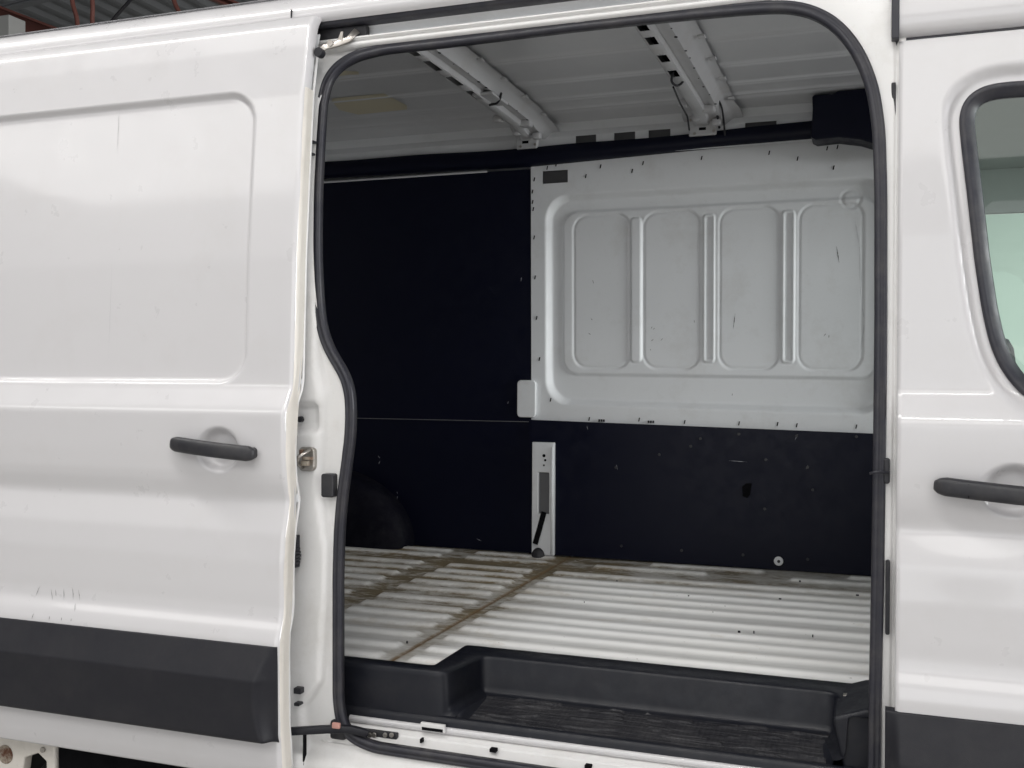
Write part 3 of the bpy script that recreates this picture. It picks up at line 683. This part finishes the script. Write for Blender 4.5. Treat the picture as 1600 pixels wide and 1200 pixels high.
for (x, y, r) in ((850, 712, .007), (852, 719, .005), (850, 727, .004)): p = P(x, y, 4.2); disc('post_hole', (p[0], 4.1995, p[2]), r, 0.001, M_black, post, bevel=0)
sl = [P(850, 800, 4.193), P(843, 826, 4.185), (P(836, 850, 4.18))]
sweep('strap', resample(sl, 0.01, smooth=2), sell(0.012, 0.003, 12), M_black, VAN)
c = P(839, 858, 4.15)
V = []; Fc = []
nn = 20
rows = [[(c[0]+0.030*math.cos(a_)*math.cos(e_), 4.165+0.022*math.sin(a_)*math.cos(e_), FLZ+0.004+0.040*math.sin(e_)) for a_ in np.linspace(0, 2*math.pi, nn, endpoint=False)] for e_ in np.linspace(0, math.pi/2, 8)]
surf('strap_anchor', rows, M_dark, VAN, closed=True)

# wheel arch cover at the left
rows = []
acx, acy = -2.62, 4.27
for e_ in np.linspace(0, math.pi/2, 16):
    rows.append([(acx+0.64*math.copysign(abs(math.cos(a_))**0.6, math.cos(a_))*math.cos(e_)**0.75, acy-0.20*math.sin(a_)**0.35*math.cos(e_)**0.3, FLZ+0.004+0.36*math.sin(e_)**0.95) for a_ in np.linspace(0.0001, math.pi-0.0001, 40)])
M_arch = plastic('arch_cover', (0.002, 0.002, 0.006), 0.7, spec=0.12, grain=150, gs=0.3, dirt=0.35, dirtc=(0.035, 0.034, 0.036))
surf('wheel_arch_cover', rows, M_arch, VAN)

# roof inner skin with long swages, coved down to the far rail
def roof_z(X, Y):
    z = 1.118-0.012*((Y-3.3)/0.9)**2-0.026*sm((Y-3.98)/0.25)-0.06*sm((2.95-Y)/0.45)
    for r in (2.85, 3.13, 3.42, 3.70, 3.93, 4.06):
        z = z-0.007*np.exp(-((Y-r)/0.010)**2)+0.0055*np.exp(-((Y-r-0.026)/0.012)**2)
    return z+0*X
XX, YY = np.meshgrid(np.linspace(-3.5, 1.3, 40), np.arange(2.47, 4.29, 0.006))
roof = surf('roof_lining', np.stack([XX, YY, roof_z(XX, YY)], -1), M_roof, VAN); roof['label'] = 'bare grey underside of the cargo roof'
# old adhesive patch on the roof skin
t = NT('adhesive_stain'); t.set(Base_Color=t.mix(t.noise(9, 7), (0.58, 0.55, 0.45), (0.62, 0.55, 0.38)), Roughness=0.6); M_adh = t.m
def roofpatch(name, pts, mat, parent=roof):
    V = []
    for (x, y) in pts:
        z = 1.09
        for _ in range(5): p = PF(x, y, z); z = float(roof_z(0, p[1]))-0.003
        V.append((p[0], p[1], z))
    return mk(name, V, [tuple(range(len(V)))], mat, parent, smooth=False)
roofpatch('stain', [(520, 154), (600, 146), (636, 165), (636, 171), (560, 179), (530, 172), (518, 160)], M_adh)
roofpatch('stain', [(525, 110), (560, 112), (562, 122), (530, 125)], M_adh)

def disc2(name, c, r_, mat, parent):
    x, y, z = c; n_ = 10
    return mk(name, [(x+r_*math.cos(2*math.pi*i/n_), y+1.5*r_*math.sin(2*math.pi*i/n_), z) for i in range(n_)], [tuple(range(n_))], mat, parent, smooth=False)
def bow(X, wd, slots, holed, lab):
    """hat-section roof bow; real slots are left open on its near-left flank"""
    yy = np.r_[np.arange(2.50, 4.0, 0.0125), np.linspace(4.0, 4.215, 16)]
    dz = lambda y: 1.106-0.012*((y-3.3)/0.9)**2-0.045*sm((y-4.0)/0.20)
    prof = [(-0.085, 0), (-0.060, -0.001), (-0.056, -0.008), (-0.050, -0.040), (-0.046, -0.046), (-0.041, -0.047), (-0.014, -0.047), (-0.008, -0.045), (-0.004, -0.030), (0.012, -0.028), (0.022, -0.034), (0.034, -0.034), (0.052, -0.008), (0.060, -0.002), (0.085, 0)]
    k = wd/0.12
    rows = [[(X+a*k*(1+0.25*sm((y-4.05)/0.1)), y, float(dz(y))-0.004+b*1.35*(1-0.30*float(sm((y-4.05)/0.12)))) for a, b in prof] for y in yy]
    def sk(i, j):
        yc = (yy[i]+yy[i+1])/2
        return j == 5 and any(a < yc < b for a, b in slots)
    o = surf('roof_bow', rows, M_inner2, VAN, skip=sk, auto=50); o['label'] = lab
    surf('slot_shade_sheet', [[(X+s*0.02, y, float(dz(y))-0.012) for s in (-3.2, 0.2)] for y in (2.5, 3.95)], M_black, o)  # black sheet stands in for the shade inside the hollow bow
    # stamped holes, weld lugs and bolts that make the bow read as rough pressed steel
    rnd = random.Random(int(abs(X)*1000))
    for i, y_ in enumerate(np.arange(2.75, 4.05, 0.11)):
        y_ = float(y_)+rnd.uniform(-.02, .02); zz_ = float(dz(y_))
        disc2('bow_hole', (X+0.034*k+rnd.uniform(-.006, .006), y_, zz_-0.0525), rnd.uniform(.0025, .006), M_black, o)
    for y_ in np.arange(2.85, 4.1, 0.24):
        y_ = float(y_); box('weld_lug', (X+0.070*k, y_-0.016, float(dz(y_))-0.011), (X+0.092*k, y_+0.016, float(dz(y_))-0.002), M_inner2, o, bevel=0.003)
    for y_, dx, s_ in ((3.92, -0.055, .020), (4.02, 0.03, .024), (4.08, -0.03, .016), (4.12, 0.045, .018)):
        box('end_lug', (X-0.02+dx-s_, y_-s_, float(dz(y_))-0.068), (X-0.02+dx+s_, y_+s_, float(dz(y_))-0.040), M_inner2, o, bevel=0.008)
    for dx, zz_ in ((-0.075, 1.035), (0.0, 1.04), (-0.06, 0.980), (0.008, 0.985)):
        disc('bracket_bolt', (X+dx*k, 4.1465, zz_), 0.006, 0.004, M_steel, o, n=8, bevel=0.001)
    # foot bracket bolted to the rail
    f = box('foot_bracket', (X-0.082*k, 4.146, 0.970), (X+0.018*k, 4.180, 1.055), M_inner2, o, bevel=0.007)
    box('bracket_slot', (X-0.050, 4.1445, 0.992), (X-0.022, 4.148, 1.003), M_black, f, bevel=0)
    return o
M_inner2 = paint('bow_paint', (0.50, 0.50, 0.51), rough=0.4, coat=0.3, dirt=0.5, cr=0.25)
def yof(x, y): return PF(x, y, 1.04)[1]
def SL(L, h): return [(yof(*p)-h, yof(*p)+h) for p in L]
b1 = bow(-1.385, 0.115, SL([(627, 78), (673, 103), (711, 126), (748, 147)], 0.06), True, 'roof bow above the rear pillar')
b2 = bow(-0.632, 0.135, SL([(982, 42), (1012, 64), (1035, 91), (1054, 114)], 0.040), True, 'roof bow nearer the cab')
# torn hanging clips and loose wire at the bow ends
sweep('torn_edge', resample([PF(764, 164, 1.034), PF(776, 162, 1.038), PF(781, 155, 1.044), PF(783, 146, 1.05)], 0.008, smooth=1), circ(0.005, 8), M_dark, b1, normal=(0, 0, 1))
sweep('wire', resample([P(1052, 112, 3.5), P(1048, 128, 3.55), P(1058, 136, 3.6), P(1070, 128, 3.6), P(1066, 116, 3.6)], 0.01, smooth=4), circ(0.0045, 8), M_dark, b2, normal=(0, 0.3, 1))
sweep('wire', resample([P(1052, 136, 3.6), P(1062, 160, 3.8), P(1074, 182, 4.0), P(1077, 203, 4.12)], 0.01, smooth=3), circ(0.0035, 8), M_dark, b2, normal=(0, 0.3, 1))
sweep('wire', resample([P(1131, 136, 3.95), P(1124, 143, 3.97), P(1121, 152, 4.0), P(1128, 168, 4.05), P(1131, 190, 4.12), P(1133, 215, 4.16)], 0.01, smooth=3), circ(0.004, 8), M_dark, b2, normal=(0, 0.3, 1))
sweep('wire', resample([P(1121, 155, 4.02), P(1120, 175, 4.08), P(1124, 200, 4.14)], 0.01, smooth=3), circ(0.005, 8), M_dark, b2, normal=(0, 0.3, 1))
p = PF(764, 156, 1.045); box('bow_flare', (p[0]-0.035, p[1]-0.09, 1.040), (p[0]+0.05, p[1]+0.08, 1.052), M_inner2, b1, bevel=0.004)
# perforated rail below the roof edge
zr = lambda x, y: P(x, y, 4.18)[2]
hl = [(P(a, 210, 4.18)[0], P(b, 210, 4.18)[0]) for a, b in ((899, 931), (959, 992), (1013, 1047), (1164, 1213))]
xs = sorted(set([-3.5, 1.3]+[v for h_ in hl for v in h_]+list(np.linspace(-3.4, 1.2, 30))))
zs = [0.925, 0.983, 1.018, 1.045, 1.085]
rail = surf('roof_rail', [[(x, 4.185 if z < 1.03 else 4.20, z) for x in xs] for z in zs], M_inner, VAN, smooth=False, skip=lambda i, j: i == 1 and any(a-1e-6 <= (xs[j]+xs[j+1])/2 <= b for a, b in hl), solid=-0.003)
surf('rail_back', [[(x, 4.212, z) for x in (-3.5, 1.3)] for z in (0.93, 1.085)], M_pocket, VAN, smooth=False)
# black soft strip along the rail
def strip_z(x): return 0
xx = np.linspace(-3.5, 0.2, 80)
zt = lambda X: np.interp(X, [-3.5, -2.4, -1.42, -0.65, -0.2, 0.3], [0.985, 0.987, 0.981, 0.990, 1.008, 1.010])+0.002*np.sin(X*9)
zb = lambda X: np.interp(X, [-3.5, -2.4, -1.42, -0.65, -0.2, 0.3], [0.913, 0.913, 0.904, 0.928, 0.934, 0.936])
surf('rail_cover', [[(x, 4.206, float(zb(x))-0.001) for x in xx], [(x, 4.16, float(zb(x))+0.004) for x in xx], [(x, 4.150, float(zb(x))+0.02) for x in xx], [(x, 4.155, float(zt(x))-0.006) for x in xx], [(x, 4.183, float(zt(x))) for x in xx]], M_lining, VAN)
pp = [P(x, y, 4.10)[::2] for x, y in ((1269, 152), (1272, 149), (1300, 148), (1310, 143), (1370, 137), (1420, 134), (1420, 232), (1366, 225), (1345, 219), (1310, 215), (1275, 219), (1267, 215), (1270, 170))]
prism('pillar_trim', pp, 4.09, 4.24, M_lining, VAN, bevel=0.006)

# closing shell behind and around (rear doors, far outer skin, cab)
box('rear_door', (-3.56, 2.40, -0.95), (-3.50, 4.35, 1.05), M_white, VAN, bevel=0.01)
surf('far_side_panel', [[(x, p[0], p[1]) for x in (-3.55, 0.12)] for p in ((4.35, -0.95), (4.42, -0.7), (4.41, 0.0), (4.39, 0.7), (4.385, 0.9), (4.35, 1.0))], M_white, VAN)
surf('far_inner_skin', [[(x, 4.285, z) for x in (-3.5, 0.12)] for z in (-0.9, 1.05)], M_inner, VAN)
# far cab door with its window, headliner
wz0, wz1 = -0.10, P(1570, 334, 4.36)[2]
gx = [0.10, 0.33, 1.05, 1.30]; gz = [-0.95, wz0, wz1, 1.02]
fd = surf('far_cab_door', [[(x, 4.36, z) for x in gx] for z in gz], M_head2, VAN, smooth=False, skip=lambda i, j: i == 1 and j == 1, solid=0.03)
mk('window_glass', [(0.33, 4.37, wz0), (1.05, 4.37, wz0), (1.05, 4.37, wz1), (0.33, 4.37, wz1)], [(0, 1, 2, 3)], M_glass, fd, smooth=False)
box('headliner', (0.12, 2.50, 0.80), (1.30, 4.33, 0.83), M_head2, VAN, bevel=0.01)
box('cab_floor', (0.0, 2.42, -0.80), (1.35, 4.33, -0.76), M_seat, VAN, bevel=0)
seat = prism('cab_seat', rrect(0.30, -0.55, 0.82, -0.42, 0.05), 2.62, 3.12, M_seat, VAN, bevel=0.03)
prism('backrest', [(0.24, -0.50), (0.38, -0.50), (0.30, 0.10), (0.18, 0.10)], 2.64, 3.10, M_seat, seat, bevel=0.03)
box('dashboard', (1.05, 2.46, -0.76), (1.35, 4.30, -0.14), M_seat, VAN, bevel=0.04)
mk('windscreen', [(1.35, 2.46, -0.14), (1.35, 4.3, -0.14), (1.22, 4.2, 0.80), (1.22, 2.55, 0.80)], [(0, 1, 2, 3)], M_wind, VAN, smooth=False)

# ---- entrance step
def tray():
    xa, xb, yb_, yf_ = -1.015, -0.086, 2.620, 2.445
    IN = [(-1.390, 2.432), (-1.052, 2.432), (xa, yb_), (xb, yb_), (xb+0.035, yf_-0.012)]
    OUT = [(-1.390, 2.478), (-1.100, 2.478), (-1.100, 2.703), (xb+0.085, 2.703), (xb+0.085, yf_-0.012)]
    def seg(L):
        o = []
        for i, n__ in enumerate((26, 22, 70, 20)):
            for k in range(n__): t_ = k/n__; o.append((L[i][0]*(1-t_)+L[i+1][0]*t_, L[i][1]*(1-t_)+L[i+1][1]*t_))
        return np.array(o+[L[-1]])
    p = seg(IN); q_ = seg(OUT)
    for k in range(5): p[1:-1] = (p[:-2]+2*p[1:-1]+p[2:])/4
    for k in range(1): q_[1:-1] = (q_[:-2]+2*q_[1:-1]+q_[2:])/4
    T = np.gradient(p, axis=0); T /= np.linalg.norm(T, axis=1)[:, None]
    Nn = np.stack([-T[:, 1], T[:, 0]], -1)
    sh = sm((-1.040-p[:, 0])/0.03)            # 1 on the shoulder, 0 in the well
    rows = []
    for w_, z_ in ((1.0, -0.784), (0.99, -0.7700), (0.93, -0.7665), (0.14, -0.7665), (0.04, -0.769)):
        rows.append([(a_[0]+(b_[0]-a_[0])*w_, a_[1]+(b_[1]-a_[1])*w_, z_) for a_, b_ in zip(p, q_)])
    for d_, f_ in ((-0.001, 0.03), (-0.004, 0.10), (-0.008, 0.80), (-0.012, 0.93), (-0.022, 0.985), (-0.036, 1.0)):
        rows.append([(a_[0]+n_[0]*d_*(1-.65*s_), a_[1]+n_[1]*d_*(1-.65*s_), -0.767-f_*(0.102+0.065*s_)) for a_, n_, s_ in zip(p, Nn, sh)])
    s = surf('step_well', rows, M_step, VAN); s['label'] = 'moulded black plastic entrance step'
    inner = [v for v, s_ in zip(rows[-1], sh) if s_ < 0.5]
    n_ = len(inner)
    # tread with raised wavy grip ribs pressed into it
    tx = np.arange(xa+0.03, xb-0.015, 0.003); ty = np.arange(2.440, yb_-0.030, 0.003)
    X_, Y_ = np.meshgrid(tx, ty)
    h_ = 0
    for kk, (fy, am) in enumerate(((2.475, .016), (2.505, .022), (2.54, .02), (2.575, .012), (2.60, .006))):
        c_ = fy+am*np.sin(X_*9+kk*1.1)+0.006*np.sin(X_*31+kk)
        on = sm((np.sin(X_*(26+3*kk)+kk*2)+0.55)/0.25)
        h_ = np.maximum(h_, sm((0.0075-np.abs(Y_-c_))/0.003)*on)
    surf('step_tread', np.stack([X_, Y_, -0.8868+(Y_-2.44)/(yb_-0.03-2.44)*0.0185+0.0035*h_], -1), M_tread, s)
    V = list(inner)+[(a[0], 2.443, -0.8885) for a in inner]
    mk('tread_base', V, [(i, i+n_, i+1+n_, i+1) for i in range(n_-1)], M_step, s)
    return s
step = tray()
# front lip of the tread, shoulder block at the left, corner moulding at the right
xsec('step_lip', [(2.448, -0.889), (2.442, -0.884), (2.434, -0.882), (2.426, -0.885), (2.421, -0.895), (2.420, -0.93)], -1.36, -0.02, M_step, step)
prism('step_corner', [(-0.06, -0.92), (0.03, -0.92), (0.03, -0.74), (-0.02, -0.75), (-0.09, -0.775), (-0.085, -0.80)], 2.44, 2.69, M_step, step, bevel=0.01)
box('step_filler', (-0.11, 2.43, -0.93), (0.0, 2.6, -0.889), M_step, step, bevel=0)
box('step_filler', (-1.40, 2.49, -0.93), (-1.12, 2.60, -0.79), M_step, step, bevel=0)
p = PF(1328, 1087, -0.768); box('step_clip', (p[0]-0.016, p[1]-0.010, -0.772), (p[0]+0.016, p[1]+0.010, -0.765), M_steel, step, bevel=0.002)
# inner face of the near pillars down to the step
box('pillar_cover', (-1.60, 2.44, -0.92), (-1.52, 2.50, 0.9), M_lining, VAN, bevel=0)
box('pillar_cover', (0.028, 2.42, -0.92), (0.045, 2.60, 0.9), M_lining, VAN, bevel=0)

# ---- sill: bright scuff strip, lower track with holes, rocker
sx0, sx1 = P(548, 1120, 2.42)[0], 0.0
scuff = xsec('scuff_strip', [(2.421, -0.905), (2.416, -0.904), (2.411, -0.907), (2.410, -0.914), (2.412, -0.921), (2.42, -0.923)], sx0, sx1, M_white, VAN)
sl1 = xsec('lower_track', [(2.422, -0.921), (2.405, -0.930), (2.400, -0.932), (2.398, -0.937), (2.380, -0.944), (2.362, -0.950), (2.345, -0.957)], -1.36, 0.03, M_jamb, VAN, auto=40)
p = P(677, 1136, 2.405); b_ = boxes('track_bracket', [((p[0]-0.034, 2.399, p[2]-0.010), (p[0]+0.034, 2.409, p[2]+0.010))], M_jamb, sl1, bevel=0.002)
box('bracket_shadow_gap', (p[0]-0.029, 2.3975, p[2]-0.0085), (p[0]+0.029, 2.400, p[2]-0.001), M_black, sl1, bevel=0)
for (x, y, wd, hh) in ((660, 1156, 3, 6), (772, 1171, 10, 4), (779, 1185, 9, 8), (920, 1197, 10, 5), (1040, 1215, 8, 4)):
    a, b = P(x-wd/2, y+hh/2, 2.385), P(x+wd/2, y-hh/2, 2.385); box('track_hole', (a[0], 2.374, a[2]), (b[0], 2.39, b[2]), M_black, sl1, bevel=0.001)
# roller carriage of the lower arm
ca = P(556, 1143, 2.39); cb = P(621, 1152, 2.39)
car = box('lower_carriage', (ca[0], 2.385, cb[2]-0.006), (cb[0], 2.40, ca[2]+0.010), M_dark, VAN, bevel=0.003)
for x in (578, 585, 602, 612): p = P(x, 1147, 2.382); disc('carriage_roller', (p[0], 2.384, p[2]-0.002), 0.006, 0.006, M_steel, car, n=12)
p = P(549, 1141, 2.375); box('carriage_pin', (p[0]-0.003, 2.370, p[2]-0.008), (p[0]+0.002, 2.376, p[2]+0.008), M_steel, car, bevel=0.001)
arm2 = sweep('lower_door_arm', resample([P(448, 1143, 2.28), P(480, 1141, 2.29), P(520, 1139, 2.31), P(548, 1139, 2.33), P(575, 1146, 2.35)], 0.01, smooth=3), sell(0.010, 0.010, 14), M_clad, VAN, normal=(0, 0, 1))
p = P(525, 1134, 2.30); box('warning_tab', (p[0]-0.012, 2.298, p[2]-0.008), (p[0]+0.010, 2.308, p[2]+0.007), M_pink, arm2, bevel=0.003)
box('arm_bracket', (-1.33, 2.335, -0.945), (-1.285, 2.36, -0.895), M_dark, VAN, bevel=0.008)
# rocker joint line and rocker underside
p = P(478, 1170, 2.33); box('rocker_joint', (p[0]-0.002, 2.318, -1.06), (p[0]+0.001, 2.332, p[2]+0.04), M_black, frame, bevel=0)
surf('rocker_panel', [[(x, y, z) for x in np.linspace(-1.40, 0.03, 30)] for y, z in ((2.3195, -1.055), (2.322, -1.075), (2.335, -1.10), (2.37, -1.115), (2.45, -1.12))], M_jamb, VAN)
# what shows below the open door at the left: rusty arch lip, dark sill and the rear wheel
a = P(30, 1180, 2.36)
arch = prism('rear_arch_panel', [(-2.75, -0.98), (-2.215, -0.98), (-2.22, -1.30), (-2.245, -1.30), (-2.25, -1.12), (-2.28, -1.10), (-2.33, -1.12), (-2.36, -1.30), (-2.75, -1.30)], 2.325, 2.36, M_cream, VAN, bevel=0.006)
p = P(10, 1180, 2.32); disc('rust_patch', (p[0]-0.008, 2.3245, p[2]), 0.028, 0.002, M_rust, arch)
p = P(66, 1172, 2.32); disc('arch_bolt', (p[0], 2.3245, p[2]), 0.008, 0.006, M_steel, arch)
box('sill_shield', (-2.214, 2.335, -1.25), (-1.42, 2.36, -1.03), M_black, VAN, bevel=0.004)
wc = (-2.72, 2.50, -H+0.345)
def wheel(c, Yn, Yf, parent):
    n = 48; prof = [(0.20, 0.02), (0.235, 0.0), (0.30, 0.0), (0.335, 0.02), (0.345, 0.05)]
    rows = []
    for r, dy in prof+[(r_, (Yf-Yn)-d_) for r_, d_ in prof[::-1]]:
        rows.append([(c[0]+r*math.cos(2*math.pi*i/n), Yn+dy, c[2]+r*math.sin(2*math.pi*i/n)) for i in range(n)])
    wv_ = surf('tyre', rows, M_tyre, parent, closed=True)
    rows = [[(c[0]+r*math.cos(2*math.pi*i/n), Yn+dy, c[2]+r*math.sin(2*math.pi*i/n)) for i in range(n)] for r, dy in ((0.205, 0.02), (0.19, 0.05), (0.12, 0.07), (0.08, 0.03), (0.001, 0.03))]
    surf('rim', rows, M_steel, wv_, closed=True)
for x in (-2.72, ):
    wheel((x, 0, -H+0.345), 2.38, 2.58, VAN); wheel((x, 0, -H+0.345), 4.15, 4.35, VAN)

# ------------------------------------------------------------------ workshop roof steel seen over the van's roof
def PT(x, y, Y): return P(x, y, Y)
def beam(name, x0, y0, x1, y1, Y, hpx, dep, mat, label, cat, group=None):
    a, b = Vector(P(x0, y0, Y)), Vector(P(x1, y1, Y)); d_ = (b-a).normalized(); n_ = Vector((0, 1, 0)).cross(d_)
    s = hpx/F*Y*1.15; t_ = 0.025
    V = []; Fc = []
    for (h0, h1, y0_, y1_) in ((0, t_, 0, dep), (s-t_, s, 0, dep), (t_, s-t_, dep/2-.012, dep/2+.012)):
        k = len(V)
        for e in (a, b):
            for hh, yy in ((h0, y0_), (h1, y0_), (h1, y1_), (h0, y1_)): V.append(e+n_*hh+Vector((0, yy, 0)))
        Fc += [tuple(k+i for i in f) for f in [(0, 1, 2, 3), (7, 6, 5, 4), (0, 4, 5, 1), (1, 5, 6, 2), (2, 6, 7, 3), (3, 7, 4, 0)]]
    o = mk(name, [tuple(v) for v in V], Fc, mat, None, smooth=False, bevel=0.004)
    o['label'] = label; o['category'] = cat
    if group: o['group'] = group
    return o
beam('steel_beam', -60, -14, 150, 66, 8.0, 26, 0.22, M_red, 'thick red steel beam sloping at the top left corner over the van roof', 'beam', 'red roof beams')
beam('steel_beam', 290, -30, 420, 22, 9.0, 12, 0.20, M_red, 'short length of red steel beam right of centre above the van roof', 'beam', 'red roof beams')
beam('steel_purlin', -60, 22, 260, -60, 8.6, 9, 0.10, M_deck, 'grey purlin crossing above the thick red beam', 'purlin')
a, b = P(12, 120, 7.6), P(90, 22, 7.6)
bd = box('wall_unit', (P(-80, 50, 7.4)[0], 7.4, -H), (P(14, 50, 7.4)[0], 7.6, P(14, 22, 7.4)[2]), M_board, None, bevel=0.01)
bd['label'] = 'pale grey upright board at the far left edge below the red beam'; bd['category'] = 'board'
def rod(name, pts, r, mat, label, cat):
    o = sweep(name, resample(pts, 0.04, smooth=4), circ(r, 10), mat, None, normal=(0.1, 1, 0.1)); o['label'] = label; o['category'] = cat
    if name == 'conduit': o['group'] = 'red conduits under the workshop roof'
    return o
rod('brace_rod', [P(215, -12, 8.4), P(175, 32, 8.4), P(160, 60, 8.4)], 0.018, M_dark, 'thin dark diagonal brace rod leaning up to the right above the van roof', 'rod')
rod('conduit', [P(112, -10, 8.2), P(113, 10, 8.2), P(120, 22, 8.2), P(122, 50, 8.2)], 0.022, M_red, 'bent red conduit hanging just right of the thick red beam', 'conduit')
rod('conduit', [P(143, -10, 8.2), P(146, 14, 8.2), P(143, 30, 8.2), P(146, 50, 8.2)], 0.022, M_red, 'bent red conduit beside the foot of the dark brace rod', 'conduit')
rod('conduit', [P(268, -10, 8.6), P(276, 14, 8.6), P(288, 30, 8.6)], 0.022, M_red, 'single red conduit bending towards the short red beam', 'conduit')
